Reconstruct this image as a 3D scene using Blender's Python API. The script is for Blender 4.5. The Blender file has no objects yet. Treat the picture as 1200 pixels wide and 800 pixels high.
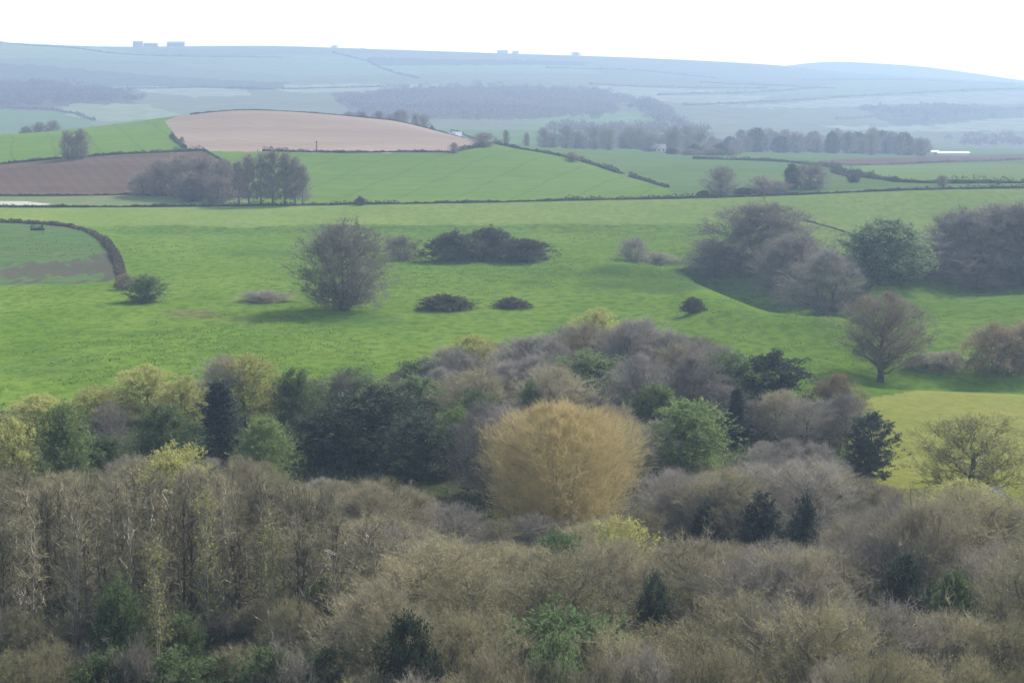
import bpy, math, numpy as np
from mathutils import Vector
R = math.radians
S = bpy.context.scene
COL = S.collection
rng = np.random.default_rng(7)

# ------------------------------------------------------------------ camera model (photo pixels 1200x800)
F = 600/math.tan(R(15)); CU, CV = 600.0, 400.0
PITCH = math.atan((400-75)/F)
CAMZ = 50.0
cp, sp_ = math.cos(PITCH), math.sin(PITCH)
def slope(v):                         # dz/dy of the ray through row v
    dy = -(np.asarray(v, float)-CV)/F
    return (-sp_+dy*cp)/(cp+dy*sp_)
def zr(Y, v): return CAMZ + slope(v)*Y
def xat(u, v, Y):
    dy = -(v-CV)/F
    return (u-CU)/F/(cp+dy*sp_)*Y
def proj(x, y, z):
    d = y*cp-(z-CAMZ)*sp_; h = y*sp_+(z-CAMZ)*cp
    return CU+F*x/d, CV-F*h/d

# ------------------------------------------------------------------ terrain
def pchip(xk, yk, x):
    xk = np.asarray(xk, float); yk = np.asarray(yk, float)
    h = np.diff(xk); d = np.diff(yk, axis=0)/h.reshape((-1,)+(1,)*(yk.ndim-1))
    m = np.zeros_like(yk); m[0] = d[0]; m[-1] = d[-1]
    s = (d[:-1]*d[1:] > 0)
    with np.errstate(divide='ignore', invalid='ignore'):
        hm = 2*d[:-1]*d[1:]/(d[:-1]+d[1:])
    m[1:-1] = np.where(s, hm, 0)
    x = np.clip(x, xk[0], xk[-1]); i = np.clip(np.searchsorted(xk, x)-1, 0, len(xk)-2)
    sh = (-1,)+(1,)*(yk.ndim-1)
    t = ((x-xk[i])/h[i]).reshape(sh); hh = h[i].reshape(sh)
    return ((1+2*t)*(1-t)**2*yk[i] + t*(1-t)**2*hh*m[i] + t*t*(3-2*t)*yk[i+1] + t*t*(t-1)*hh*m[i+1])
UC = [0,150,300,450,600,750,900,970,1050,1200]
TAB = {560:[243,243,241,239,237,234,230,227,224,221],
 600:[231,230,228,225,223,222,218,216,214,213],
 720:[190,181,178,179,180,198,202,203,204,204],
 840:[160,156,153,157,169,185,190,193,195,196],
 950:[158,144,130,139,172,179,183,186,188,190],
 1080:[175,165,150,155,172,176,180,182,184,186],
 1250:[175,175,170,168,168,172,177,178,180,182],
 1500:[160,160,158,155,155,160,170,172,175,177],
 1800:[140,140,138,138,140,145,155,158,162,165],
 2200:[115,115,113,112,115,120,130,134,138,142],
 2700:[84,88,86,88,92,97,108,112,115,118],
 3300:[54,60,58,62,66,72,81,88,94,103],
 3600:[50,55,54,58,63,68,76,83,89,98],
 3900:[53,58,58,62,68,74,82,89,95,104],
 4050:[100]*10,
 4400:[95,95,95,95,95,90,79,72.5,76,95],
 4800:[110]*10, 9000:[110]*10}
YK = [0,30,60,88,110,150,200,240,330,420,500]
ZN = [47,34,18,9.2,8.6,8.6,8.8,9.0,9.0,8.8,8.9]
rows = [[z]*10 for z in ZN]
for Y, r in TAB.items():
    YK.append(Y); rows.append([float(zr(Y, v)) for v in r])
ZT = np.array(rows)                         # knots x columns
def seg(a, b, n): return np.linspace(a, b, n, endpoint=False)
YD = np.concatenate([seg(6,90,20), seg(90,225,60), seg(225,600,230), seg(600,1000,170), seg(1000,1500,70),
                     seg(1500,3700,150), seg(3700,4700,50), np.linspace(4700,4900,4)])
UD = np.concatenate([seg(-5200,-800,20), seg(-800,-80,36), seg(-80,1280,545), seg(1280,2000,36), np.linspace(2000,6400,21)])
def snoise(x, y, seed):
    r = np.random.default_rng(seed); o = np.zeros_like(x)
    for k in range(7):
        a = r.uniform(0, 6.28); f = r.uniform(.6, 1.7)
        o += np.sin((x*math.cos(a)+y*math.sin(a))*f + r.uniform(0, 6.28))
    return o/2.6
def smooth(a, b, x):
    t = np.clip((x-a)/(b-a), 0, 1); return t*t*(3-2*t)
ZY = pchip(YK, ZT, YD)                      # YD x cols
ZU = pchip(UC, ZY.T, UD).T                  # YD x UD
UU, YY = np.meshgrid(UD, YD)
XX = (UU-CU)/F*YY
GUL = [(800,402),(850,392),(900,372),(950,345),(1000,322),(1060,335),(1130,352),(1300,372),(1600,380)]
gx = np.array([(u-CU)/F*y for u, y in GUL]); gy = np.array([y for u, y in GUL], float)
gd = np.array([3.0,5.5,6.5,6.0,4.0,2.6,2.0,2.0,2.0])
best = np.full(XX.shape, 1e9); dep = np.zeros(XX.shape)
for i in range(len(gx)-1):
    ax, ay, bx, by = gx[i], gy[i], gx[i+1], gy[i+1]
    L = (bx-ax)**2+(by-ay)**2
    t = np.clip(((XX-ax)*(bx-ax)+(YY-ay)*(by-ay))/L, 0, 1)
    d = np.hypot(XX-ax-t*(bx-ax), YY-ay-t*(by-ay))
    m = d < best; best = np.where(m, d, best); dep = np.where(m, gd[i]+t*(gd[i+1]-gd[i]), dep)
ZU -= dep*np.exp(-(best/13.0)**2)
ZU += 1.6*np.exp(-((best-24)/11.0)**2)*smooth(780,830,UU)*(1-smooth(985,1020,UU))*smooth(-60,-5,-(YY-np.interp((UU-CU)/F*YY, gx, gy)))
# terrace bank across the meadow, small dips and swells
ZU -= 1.3*smooth(0,1,(YY-430)/50)*(1-smooth(484,500,YY))*(1-smooth(760,850,UU))*smooth(90,150,UU)
ZU += 1.4*smooth(372,386,YY)*(1-smooth(392,440,YY))*smooth(600,700,UU)*(1-smooth(800,840,UU))
ZU -= 1.5*np.exp(-((YY-253-(UU-1100)*-.03)/8.)**2)*smooth(985,1040,UU)
ZU += .35*snoise(XX*.05, YY*.035, 3)*smooth(215,260,YY)*(1-smooth(1200,1500,YY))
ZU += .05*snoise(XX*.45, YY*.3, 4)*smooth(235,260,YY)*(1-smooth(520,600,YY))
ZU += 5*snoise(XX*.006, YY*.004, 5)*smooth(1500,2000,YY)*(1-smooth(3100,3500,YY))
def H(x, y):
    x = np.asarray(x, float); y = np.maximum(np.asarray(y, float), 6.1)
    u = CU+F*x/y
    i = np.clip(np.searchsorted(YD, y)-1, 0, len(YD)-2); j = np.clip(np.searchsorted(UD, u)-1, 0, len(UD)-2)
    a = np.clip((y-YD[i])/(YD[i+1]-YD[i]), 0, 1); b = np.clip((u-UD[j])/(UD[j+1]-UD[j]), 0, 1)
    return (ZU[i,j]*(1-a)*(1-b)+ZU[i+1,j]*a*(1-b)+ZU[i,j+1]*(1-a)*b+ZU[i+1,j+1]*a*b)
YS = np.concatenate([np.arange(60,1200,1.0), np.arange(1200,7000,5.0)])
def ground(u, v, ymin=60):
    y = YS[YS >= ymin]; x = xat(u, v, y); z = CAMZ+float(slope(v))*y
    hit = np.nonzero(z <= H(x, y))[0]
    if len(hit) == 0:
        k = int(np.argmin(z-H(x, y)))
    else: k = int(hit[0])
    return float(x[k]), float(y[k]), float(H(x[k], y[k]))

# ------------------------------------------------------------------ helpers
def tag(o, label=None, cat=None, group=None, kind=None):
    if label: o['label'] = label
    if cat: o['category'] = cat
    if group: o['group'] = group
    if kind: o['kind'] = kind
    return o
class MB:
    def __init__(s): s.v = []; s.f3 = []; s.f4 = []; s.m3 = []; s.m4 = []; s.n = 0
    def add(s, v, f, m=0):
        f = np.asarray(f, int)+s.n; s.v.append(np.asarray(v, float)); s.n += len(v)
        if f.shape[1] == 3: s.f3.append(f); s.m3.append(np.full(len(f), m))
        else: s.f4.append(f); s.m4.append(np.full(len(f), m))
    def tube(s, P, r, k=5, m=0):
        P = np.asarray(P, float); r = np.asarray(r, float); n = len(P)
        T = np.gradient(P, axis=0); T /= np.linalg.norm(T, axis=1)[:, None]+1e-9
        ref = np.where(np.abs(T[:, 2:3]) > .9, np.array([[1., 0, 0]]), np.array([[0, 0, 1.]]))
        A = np.cross(T, ref); A /= np.linalg.norm(A, axis=1)[:, None]+1e-9; B = np.cross(T, A)
        a = np.arange(k)*2*math.pi/k
        V = P[:, None]+r[:, None, None]*(np.cos(a)[None, :, None]*A[:, None]+np.sin(a)[None, :, None]*B[:, None])
        i = np.arange(n-1)[:, None]*k; j = np.arange(k)[None]; j2 = (j+1) % k
        f = np.stack([i+j, i+j2, i+k+j2, i+k+j], -1).reshape(-1, 4)
        s.add(V.reshape(-1, 3), f, m)
    def ribbons(s, A, B, w, g, m=0):
        d = B-A; sd = np.cross(d, g.normal(size=d.shape)); sd /= np.linalg.norm(sd, axis=1)[:, None]+1e-9
        w = np.broadcast_to(w, (len(A),))[:, None]
        V = np.stack([A-sd*w/2, A+sd*w/2, B], 1).reshape(-1, 3)
        s.add(V, np.arange(len(V)).reshape(-1, 3), m)
    def leaves(s, C, size, g, m=0, flat=0.):
        n = len(C); a = g.normal(size=(n, 3)); a /= np.linalg.norm(a, axis=1)[:, None]
        if flat: a[:, 2] *= (1-flat)
        b = np.cross(a, g.normal(size=(n, 3))); b /= np.linalg.norm(b, axis=1)[:, None]+1e-9
        sz = (np.broadcast_to(size, (n,))*g.uniform(.6, 1.3, n))[:, None]
        V = np.stack([C-a*sz*.6, C+b*sz*.35, C+a*sz*.6, C-b*sz*.35], 1).reshape(-1, 3)
        s.add(V, np.arange(len(V)).reshape(-1, 4), m)
    def box(s, x0, x1, y0, y1, z0, z1, m=0):
        v = [(x, y, z) for z in (z0, z1) for y in (y0, y1) for x in (x0, x1)]
        s.add(v, [(0,2,3,1),(4,5,7,6),(0,1,5,4),(2,6,7,3),(0,4,6,2),(1,3,7,5)], m)
    def mesh(s, name, mats, smoothing=False):
        me = bpy.data.meshes.new(name); V = np.concatenate(s.v)
        f3 = np.concatenate(s.f3) if s.f3 else np.zeros((0, 3), int); f4 = np.concatenate(s.f4) if s.f4 else np.zeros((0, 4), int)
        me.vertices.add(len(V)); me.vertices.foreach_set('co', V.ravel().astype(np.float32))
        nl = f3.size+f4.size; me.loops.add(nl); me.loops.foreach_set('vertex_index', np.concatenate([f3.ravel(), f4.ravel()]).astype(np.int32))
        nf = len(f3)+len(f4); me.polygons.add(nf)
        st = np.concatenate([np.arange(len(f3))*3, f3.size+np.arange(len(f4))*4])
        me.polygons.foreach_set('loop_start', st.astype(np.int32))
        me.polygons.foreach_set('material_index', np.concatenate(s.m3+s.m4).astype(np.int32))
        me.polygons.foreach_set('use_smooth', np.full(nf, smoothing))
        for m in mats: me.materials.append(m)
        me.update(calc_edges=True); me.validate()
        return me
    def build(s, name, mats, parent=None, smoothing=False):
        o = bpy.data.objects.new(name, s.mesh(name, mats, smoothing)); COL.objects.link(o)
        if parent: o.parent = parent
        return o

# ------------------------------------------------------------------ materials
def nt(name):
    m = bpy.data.materials.new(name); m.use_nodes = True; t = m.node_tree; t.nodes.clear()
    return m, t, t.nodes, t.links
def foliage(name, c1, c2, trans=.35, scale=.9, var=.35):
    """leaf or twig: two-tone by clump, a little different on every plant"""
    m, t, N, L = nt(name)
    out = N.new('ShaderNodeOutputMaterial'); df = N.new('ShaderNodeBsdfDiffuse'); tr = N.new('ShaderNodeBsdfTranslucent')
    mx = N.new('ShaderNodeMixShader'); mx.inputs[0].default_value = trans
    tc = N.new('ShaderNodeTexCoord'); no = N.new('ShaderNodeTexNoise'); no.inputs['Scale'].default_value = scale; no.inputs['Detail'].default_value = 4
    L.new(tc.outputs['Object'], no.inputs['Vector'])
    rp = N.new('ShaderNodeMapRange'); rp.inputs[1].default_value = .36; rp.inputs[2].default_value = .64
    L.new(no.outputs['Fac'], rp.inputs[0])
    mc = N.new('ShaderNodeMix'); mc.data_type = 'RGBA'; mc.inputs[6].default_value = (*c1, 1); mc.inputs[7].default_value = (*c2, 1)
    L.new(rp.outputs[0], mc.inputs[0])
    oi = N.new('ShaderNodeObjectInfo'); mr = N.new('ShaderNodeMapRange'); mr.inputs[3].default_value = 1-var; mr.inputs[4].default_value = 1+var
    L.new(oi.outputs['Random'], mr.inputs[0])
    hs = N.new('ShaderNodeHueSaturation'); L.new(mc.outputs[2], hs.inputs['Color']); L.new(mr.outputs[0], hs.inputs['Value'])
    L.new(hs.outputs[0], df.inputs[0]); L.new(hs.outputs[0], tr.inputs[0])
    L.new(df.outputs[0], mx.inputs[1]); L.new(tr.outputs[0], mx.inputs[2]); L.new(mx.outputs[0], out.inputs[0])
    return m
def soil(name, c1, c2, c3, s1=.06, s2=.9, stretch=(1,1,1), bump=.6, rough=.95, bscale=1.2, attr=False, rows=None):
    """grass or earth: broad patches (s1), tufts (s2), bump"""
    m, t, N, L = nt(name)
    out = N.new('ShaderNodeOutputMaterial'); b = N.new('ShaderNodeBsdfDiffuse'); b.inputs['Roughness'].default_value = rough
    ge = N.new('ShaderNodeNewGeometry'); mp = N.new('ShaderNodeMapping'); mp.inputs['Scale'].default_value = stretch
    L.new(ge.outputs['Position'], mp.inputs[0])
    def noise(sc, det=5, lo=.35, hi=.65):
        n = N.new('ShaderNodeTexNoise'); n.inputs['Scale'].default_value = sc; n.inputs['Detail'].default_value = det
        L.new(mp.outputs[0], n.inputs['Vector'])
        r = N.new('ShaderNodeMapRange'); r.inputs[1].default_value = lo; r.inputs[2].default_value = hi
        L.new(n.outputs['Fac'], r.inputs[0]); return n, r
    n1, r1 = noise(s1); n2, r2 = noise(s2, 6, .42, .66)
    m1 = N.new('ShaderNodeMix'); m1.data_type = 'RGBA'; m2 = N.new('ShaderNodeMix'); m2.data_type = 'RGBA'
    m1.inputs[6].default_value = (*c1, 1); m1.inputs[7].default_value = (*c2, 1); L.new(r1.outputs[0], m1.inputs[0])
    src = m1.outputs[2]; n1f = n1.outputs['Fac']
    if attr:
        a = N.new('ShaderNodeAttribute'); a.attribute_name = 'tint'
        mm = N.new('ShaderNodeMix'); mm.data_type = 'RGBA'; mm.blend_type = 'MULTIPLY'; mm.inputs[0].default_value = 1
        L.new(src, mm.inputs[6]); L.new(a.outputs['Color'], mm.inputs[7]); src = mm.outputs[2]
    if rows:                                   # drill rows or wheelings: direction, spacing, width share, depth of tone
        an, spc, wd, st = rows
        vr = N.new('ShaderNodeVectorMath'); vr.operation = 'DOT_PRODUCT'; vr.inputs[1].default_value = (math.cos(an)/spc, math.sin(an)/spc, 0)
        L.new(ge.outputs['Position'], vr.inputs[0])
        wn = N.new('ShaderNodeMath'); wn.operation = 'MULTIPLY_ADD'; wn.inputs[1].default_value = .5; L.new(n1f, wn.inputs[0]); L.new(vr.outputs['Value'], wn.inputs[2])
        fr = N.new('ShaderNodeMath'); fr.operation = 'PINGPONG'; fr.inputs[1].default_value = .5; L.new(wn.outputs[0], fr.inputs[0])
        rr_ = N.new('ShaderNodeMapRange'); rr_.inputs[1].default_value = 0; rr_.inputs[2].default_value = wd; rr_.inputs[3].default_value = 1-st; rr_.inputs[4].default_value = 1
        L.new(fr.outputs[0], rr_.inputs[0])
        h_ = N.new('ShaderNodeHueSaturation'); L.new(rr_.outputs[0], h_.inputs['Value']); L.new(src, h_.inputs['Color']); src = h_.outputs[0]
    m2.inputs[7].default_value = (*c3, 1); L.new(src, m2.inputs[6])
    sc = N.new('ShaderNodeMath'); sc.operation = 'MULTIPLY'; sc.inputs[1].default_value = .55; L.new(r2.outputs[0], sc.inputs[0])
    L.new(sc.outputs[0], m2.inputs[0])
    L.new(m2.outputs[2], b.inputs[0])
    n3, _ = noise(bscale, 6)
    bp = N.new('ShaderNodeBump'); bp.inputs['Strength'].default_value = bump; bp.inputs['Distance'].default_value = .35
    L.new(n3.outputs['Fac'], bp.inputs['Height']); L.new(bp.outputs[0], b.inputs['Normal'])
    L.new(b.outputs[0], out.inputs[0])
    return m
def plain(name, c, rough=.8, var=.25, sc=.8):
    m, t, N, L = nt(name)
    out = N.new('ShaderNodeOutputMaterial'); b = N.new('ShaderNodeBsdfPrincipled'); b.inputs['Roughness'].default_value = rough
    tc = N.new('ShaderNodeTexCoord'); n = N.new('ShaderNodeTexNoise'); n.inputs['Scale'].default_value = sc; n.inputs['Detail'].default_value = 5
    L.new(tc.outputs['Object'], n.inputs['Vector'])
    hs = N.new('ShaderNodeHueSaturation'); hs.inputs['Color'].default_value = (*c, 1)
    r = N.new('ShaderNodeMapRange'); r.inputs[1].default_value = .3; r.inputs[2].default_value = .7; r.inputs[3].default_value = 1-var; r.inputs[4].default_value = 1+var
    L.new(n.outputs['Fac'], r.inputs[0]); L.new(r.outputs[0], hs.inputs['Value']); L.new(hs.outputs[0], b.inputs['Base Color']); L.new(b.outputs[0], out.inputs[0])
    return m
M = dict(
 bark=plain('bark', (.085,.07,.055), .9, .35, 2), bark_pale=plain('pale bark', (.34,.31,.24), .9, .45, 2),
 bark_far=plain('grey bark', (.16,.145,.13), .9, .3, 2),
 twig_grey=foliage('grey twigs', (.195,.18,.155), (.275,.25,.21), .15, .5, .33),
 twig_mauve=foliage('mauve twigs', (.20,.183,.165), (.275,.255,.225), .15, .4, .28),
 twig_olive=foliage('olive twigs', (.19,.175,.12), (.265,.245,.17), .2, .5, .35),
 twig_tan=foliage('tan twigs', (.23,.205,.145), (.30,.275,.19), .2, .4, .28),
 twig_slate=foliage('slate twigs', (.13,.12,.115), (.20,.185,.17), .15, .5, .1),
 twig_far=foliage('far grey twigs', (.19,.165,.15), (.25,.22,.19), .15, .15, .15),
 twig_dark=foliage('dark twigs', (.085,.075,.07), (.13,.115,.10), .1, .5, .2),
 twig_gold=foliage('golden twigs', (.38,.31,.145), (.46,.39,.195), .25, .5, .05), bark_gold=plain('tan bark', (.25,.18,.09), .9, .3, 2),
 bud_yellow=foliage('yellow green young leaves', (.28,.30,.075), (.38,.385,.12), .45, .6, .2),
 bud_olive=foliage('olive buds', (.2,.19,.07), (.26,.25,.09), .4, .6, .2),
 bud_rust=foliage('rusty buds', (.24,.15,.06), (.28,.2,.08), .4, .5, .15),
 leaf_green=foliage('fresh green leaves', (.085,.15,.04), (.145,.22,.065), .4, .7, .25),
 leaf_mid=foliage('mid green leaves', (.06,.115,.04), (.10,.16,.06), .35, .7, .25),
 leaf_dark=foliage('dark evergreen leaves', (.05,.072,.046), (.09,.118,.072), .15, .7, .3),
 leaf_ivy=foliage('grey green leaves with painted glints', (.09,.145,.065), (.28,.35,.19), .4, .8, .1),  # pale second tone paints the leaf glints; the shader has no gloss
 needle=foliage('conifer needles', (.03,.046,.036), (.058,.08,.056), .12, .7, .25),
 gorse=foliage('gorse', (.055,.062,.036), (.12,.125,.07), .12, .5, .2),
 tussock=foliage('tussock grass', (.08,.15,.025), (.13,.2,.04), .3, .2, .1),
 hedge=foliage('hedge twigs', (.035,.04,.025), (.07,.07,.045), .15, .3, .2),
 hedge_brown=foliage('brown hedge twigs', (.08,.07,.05), (.12,.105,.075), .15, .3, .2),
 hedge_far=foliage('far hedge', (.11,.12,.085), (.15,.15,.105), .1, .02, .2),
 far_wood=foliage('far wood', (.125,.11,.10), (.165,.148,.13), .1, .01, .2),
)

# ------------------------------------------------------------------ ground sheets by zone
def inpoly(u, v, P):
    r = np.zeros(u.shape, bool); n = len(P)
    for i in range(n):
        x1, y1 = P[i]; x2, y2 = P[(i+1) % n]
        c = ((y1 > v) != (y2 > v)) & (u < (x2-x1)*(v-y1)/((y2-y1) if y2 != y1 else 1e-9)+x1)
        r ^= c
    return r
fi = np.arange((len(YD)-1)*(len(UD)-1)); ri, ci = fi//(len(UD)-1), fi % (len(UD)-1)
W = len(UD); quad = np.stack([ri*W+ci, ri*W+ci+1, (ri+1)*W+ci+1, (ri+1)*W+ci], 1)
VX, VY, VZ = XX.ravel(), YY.ravel(), ZU.ravel()
cx, cy, cz = VX[quad].mean(1), VY[quad].mean(1), VZ[quad].mean(1)
pu, pv = proj(cx, cy, cz)
wob = 1.0*snoise(cx*.25, cy*.12, 11)
uq = np.clip(pu, -79, 1279)
def line(P): return np.interp(uq, [p[0] for p in P], [p[1] for p in P])
zone = np.full(len(quad), 'hill', dtype=object)
hedge1 = line([(0,243),(140,243),(360,241),(420,240),(600,237),(740,234),(900,230),(1000,226),(1110,222),(1200,221)])
near = cy < 590
zone[cy < 1560] = 'pasture'
mead = (pv > hedge1) & near
zone[mead] = 'meadow'
zone[mead & (pv < 264+wob*1.2-(uq-400)*.004) & (uq < 1300)] = 'upper_meadow'
zone[mead & (pv < 300) & (uq > 930)] = 'upper_meadow'
zone[mead & inpoly(pu, pv+wob*.7, [(-900,259),(0,260.5),(50,263),(85,267),(108,274),(122,283),(133,296),(139,310),(141,328),(90,333),(-900,338)])] = 'rough_pasture'
bk = 4*snoise(cx*.3, cy*.1, 51)+5*snoise(cx*1.3, cy*.6, 52)
zone[(zone == 'rough_pasture') & (pv < 327+bk) & (pv > 314-uq*.13+bk*.8)] = 'bracken'
zone[mead & (uq > 985) & (pv > line([(985,470),(1040,463),(1100,453),(1200,439),(1280,430)])) & (cy < 247)] = 'tawny_field'
zone[mead & (cy < line([(0,224),(300,228),(560,246),(850,240),(980,226),(1030,200),(1100,186),(1280,182)])) & (zone != 'tawny_field')] = 'woodland_floor'
zone[(cy < 186) | ((cy < 200) & (uq < 1000))] = 'woodland_floor'
zone[mead & (cy > 165) & (cy < 247) & (uq > 1025) & (zone != 'meadow')] = 'tawny_field'
mid = (cy >= 540) & (cy < 1000) & (pv <= hedge1)
zone[mid & (uq < 300) & (pv > 226)] = 'strip_field'
zone[mid & inpoly(pu, pv, [(-900,240),(-900,196),(0,192.5),(100,184),(235,177),(262,190),(290,206),(300,229),(150,228.5),(0,230)])] = 'ploughed_field'
zone[mid & (pu < 235) & (pv < line([(0,192.5),(100,184),(200,178),(235,177)])) & (cy > 690)] = 'green_field'
zone[mid & inpoly(pu, pv, [(193,142),(213,134),(300,125),(380,128),(480,134),(540,146),(562,167),(560,172),(530,179),(400,179.5),(310,178),(235,177.5),(215,172)]) & (cy > 700)] = 'bare_field'
zone[mid & inpoly(pu, pv, [(235,177),(310,178),(400,179.5),(530,179.5),(560,173),(576,168),(610,175),(660,184),(700,195),(730,204),(780,220),(800,234),(600,238),(360,242),(295,240),(290,206)])] = 'green_field.'
back = (cy > 700) & (cy < 1560)
zone[back & inpoly(pu, pv, [(950,190),(985,186.5),(1100,183),(1300,178),(1300,186),(1200,187),(1080,192),(960,193)])] = 'brown_field'
zone[(cy > 560) & (cy < 900) & inpoly(pu, pv, [(975,196),(1080,192.5),(1200,187),(1300,184),(1300,216),(1200,216),(1100,217),(1010,209)])] = 'pale_field'
gm = dict(
 meadow=soil('meadow grass', (.13,.22,.027), (.175,.265,.042), (.052,.108,.02), .06, .55, (1,.6,1), 1., bscale=1.2, attr=True),
 upper_meadow=soil('upper meadow grass', (.19,.26,.055), (.23,.29,.07), (.13,.2,.04), .04, .5, (1,.5,1), .8),
 rough_pasture=soil('rough pasture', (.10,.185,.055), (.13,.18,.07), (.06,.10,.04), .06, .35, (.6,1,1), 1.),
 bracken=soil('dead bracken', (.105,.095,.075), (.135,.12,.09), (.08,.12,.05), .08, .5, (.5,1,1), 1.),
 tawny_field=soil('tawny grass', (.29,.31,.065), (.36,.34,.09), (.22,.255,.05), .07, .7, (1,.7,1), .7),
 woodland_floor=soil('leaf litter', (.07,.075,.03), (.10,.09,.05), (.045,.07,.02), .1, .8, (1,1,1), 1.),
 strip_field=soil('pale green strip', (.17,.22,.085), (.2,.24,.11), (.14,.19,.07), .04, .4, (1,.5,1), .5),
 ploughed_field=soil('ploughed brown soil', (.135,.088,.06), (.175,.125,.085), (.11,.075,.055), .03, .3, (.25,1.5,1), .7, rows=(.35, 4.5, .5, .12)),
 green_field=soil('sown green field', (.13,.22,.03), (.155,.245,.04), (.10,.18,.028), .02, .2, (.5,1,1), .4, rows=(.25, 16, .05, .22)),
 bare_field=soil('pinkish bare soil', (.33,.25,.19), (.44,.34,.25), (.31,.235,.18), .014, .2, (.5,1.2,1), .5, rows=(.5, 7, .5, .06)),
 brown_field=soil('brown soil', (.14,.09,.07), (.18,.12,.09), (.11,.08,.06), .02, .2, (.3,1.2,1), .4),
 pale_field=soil('pale grass field', (.16,.235,.06), (.19,.255,.08), (.13,.2,.05), .02, .2, (.3,1,1), .4),
 pasture=soil('far pasture', (.11,.19,.05), (.15,.215,.07), (.09,.15,.045), .012, .15, (.5,1,1), .5),
 hill=soil('far hillside', (.95,.95,.95), (1.05,1.05,1.05), (.14,.14,.10), .01, .05, (1,1,1), .4, bscale=.05, attr=True),
)
gm['green_field.'] = soil('sown green field lower', (.14,.23,.038), (.175,.26,.05), (.10,.185,.033), .02, .25, (.4,1,1), .4, rows=(-.2, 18, .05, .2))
# far hillside: field by field ground cover (grass, rough grass, heath)
tint = np.tile(np.array([.18,.20,.125]), (len(quad), 1))
hw1 = snoise(cx*.012, cy*.008, 31)+.6*snoise(cx*.05, cy*.03, 33); hw2 = snoise(cx*.01, cy*.006, 32)
def paint(P, c):
    tint[inpoly(pu+hw1*9, pv+hw2*2.2+wob*.6, P) & (cy > 1300)] = c
G_, D_, P_, Mv = (.13,.20,.09), (.10,.115,.09), (.30,.32,.23), (.115,.09,.085)
paint([(-900,40),(95,56),(200,66),(420,66),(420,72),(0,72),(-900,70)], (.22,.28,.14))
paint([(-900,78),(0,78),(200,88),(330,94),(330,104),(120,104),(-900,95)], D_)
paint([(120,66),(420,64),(700,78),(700,90),(330,86)], (.20,.26,.14))
paint([(-900,98),(0,92),(100,100),(160,110),(170,122),(60,125),(110,140),(-900,128)], Mv)
paint([(150,103),(300,104),(310,111),(230,114),(150,109)], P_)
paint([(80,122),(180,123),(230,138),(120,142),(80,134)], (.24,.29,.15))
paint([(-900,127),(0,127),(70,131),(110,142),(100,160),(-900,165)], (.12,.2,.08))
paint([(330,98),(420,95),(520,100),(480,106),(340,106)], P_)
paint([(400,106),(480,102),(720,104),(730,122),(700,140),(420,140)], Mv)
paint([(690,100),(830,103),(900,112),(860,122),(740,118)], P_)
paint([(690,134),(770,133),(780,150),(700,153),(610,150),(620,139)], (.16,.24,.1))
paint([(820,100),(1000,96),(1200,100),(1300,104),(1300,112),(1000,112),(860,110)], (.20,.25,.14))
paint([(860,124),(1000,114),(1200,108),(1300,110),(1300,122),(1000,126)], P_)
paint([(1000,128),(1110,124),(1200,128),(1200,140),(1060,146)], D_)
paint([(960,146),(1100,146),(1200,140),(1300,140),(1300,152),(1000,152)], (.3,.33,.22))
paint([(430,66),(690,74),(690,80),(430,76)], D_)
# rough, worn and darker meadow patches; the terrace bank's shade is painted in
wear_shade = np.ones((len(quad), 3)); mw = .5*snoise(cx*.12, cy*.07, 41)+.4*snoise(cx*.45, cy*.25, 42)
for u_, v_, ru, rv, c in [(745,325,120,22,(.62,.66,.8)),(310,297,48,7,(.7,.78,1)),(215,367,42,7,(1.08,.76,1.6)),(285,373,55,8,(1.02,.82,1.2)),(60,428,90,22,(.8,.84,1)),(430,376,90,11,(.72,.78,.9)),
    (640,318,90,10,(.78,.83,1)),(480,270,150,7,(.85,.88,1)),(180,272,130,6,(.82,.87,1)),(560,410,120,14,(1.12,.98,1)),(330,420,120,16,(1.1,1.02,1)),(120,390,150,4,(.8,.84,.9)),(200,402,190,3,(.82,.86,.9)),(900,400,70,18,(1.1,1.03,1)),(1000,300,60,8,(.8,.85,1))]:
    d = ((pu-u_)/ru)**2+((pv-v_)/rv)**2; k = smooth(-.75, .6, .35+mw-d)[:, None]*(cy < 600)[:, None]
    wear_shade *= 1-k*(1-np.array(c))
names = {'green_field.':'green_field'}
for z in sorted(set(zone)):
    sel = quad[zone == z]; uniq, inv = np.unique(sel.ravel(), return_inverse=True)
    b = MB(); b.add(np.stack([VX[uniq], VY[uniq], VZ[uniq]], 1), inv.reshape(-1, 4))
    o = b.build(names.get(z, z), [gm[z]], None, True); tag(o, kind='structure')
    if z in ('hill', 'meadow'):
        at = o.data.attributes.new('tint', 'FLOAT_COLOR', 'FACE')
        c = np.concatenate([(tint if z == 'hill' else wear_shade)[zone == z], np.ones((len(sel), 1))], 1)
        at.data.foreach_set('color', c.ravel().astype(np.float32))

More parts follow.
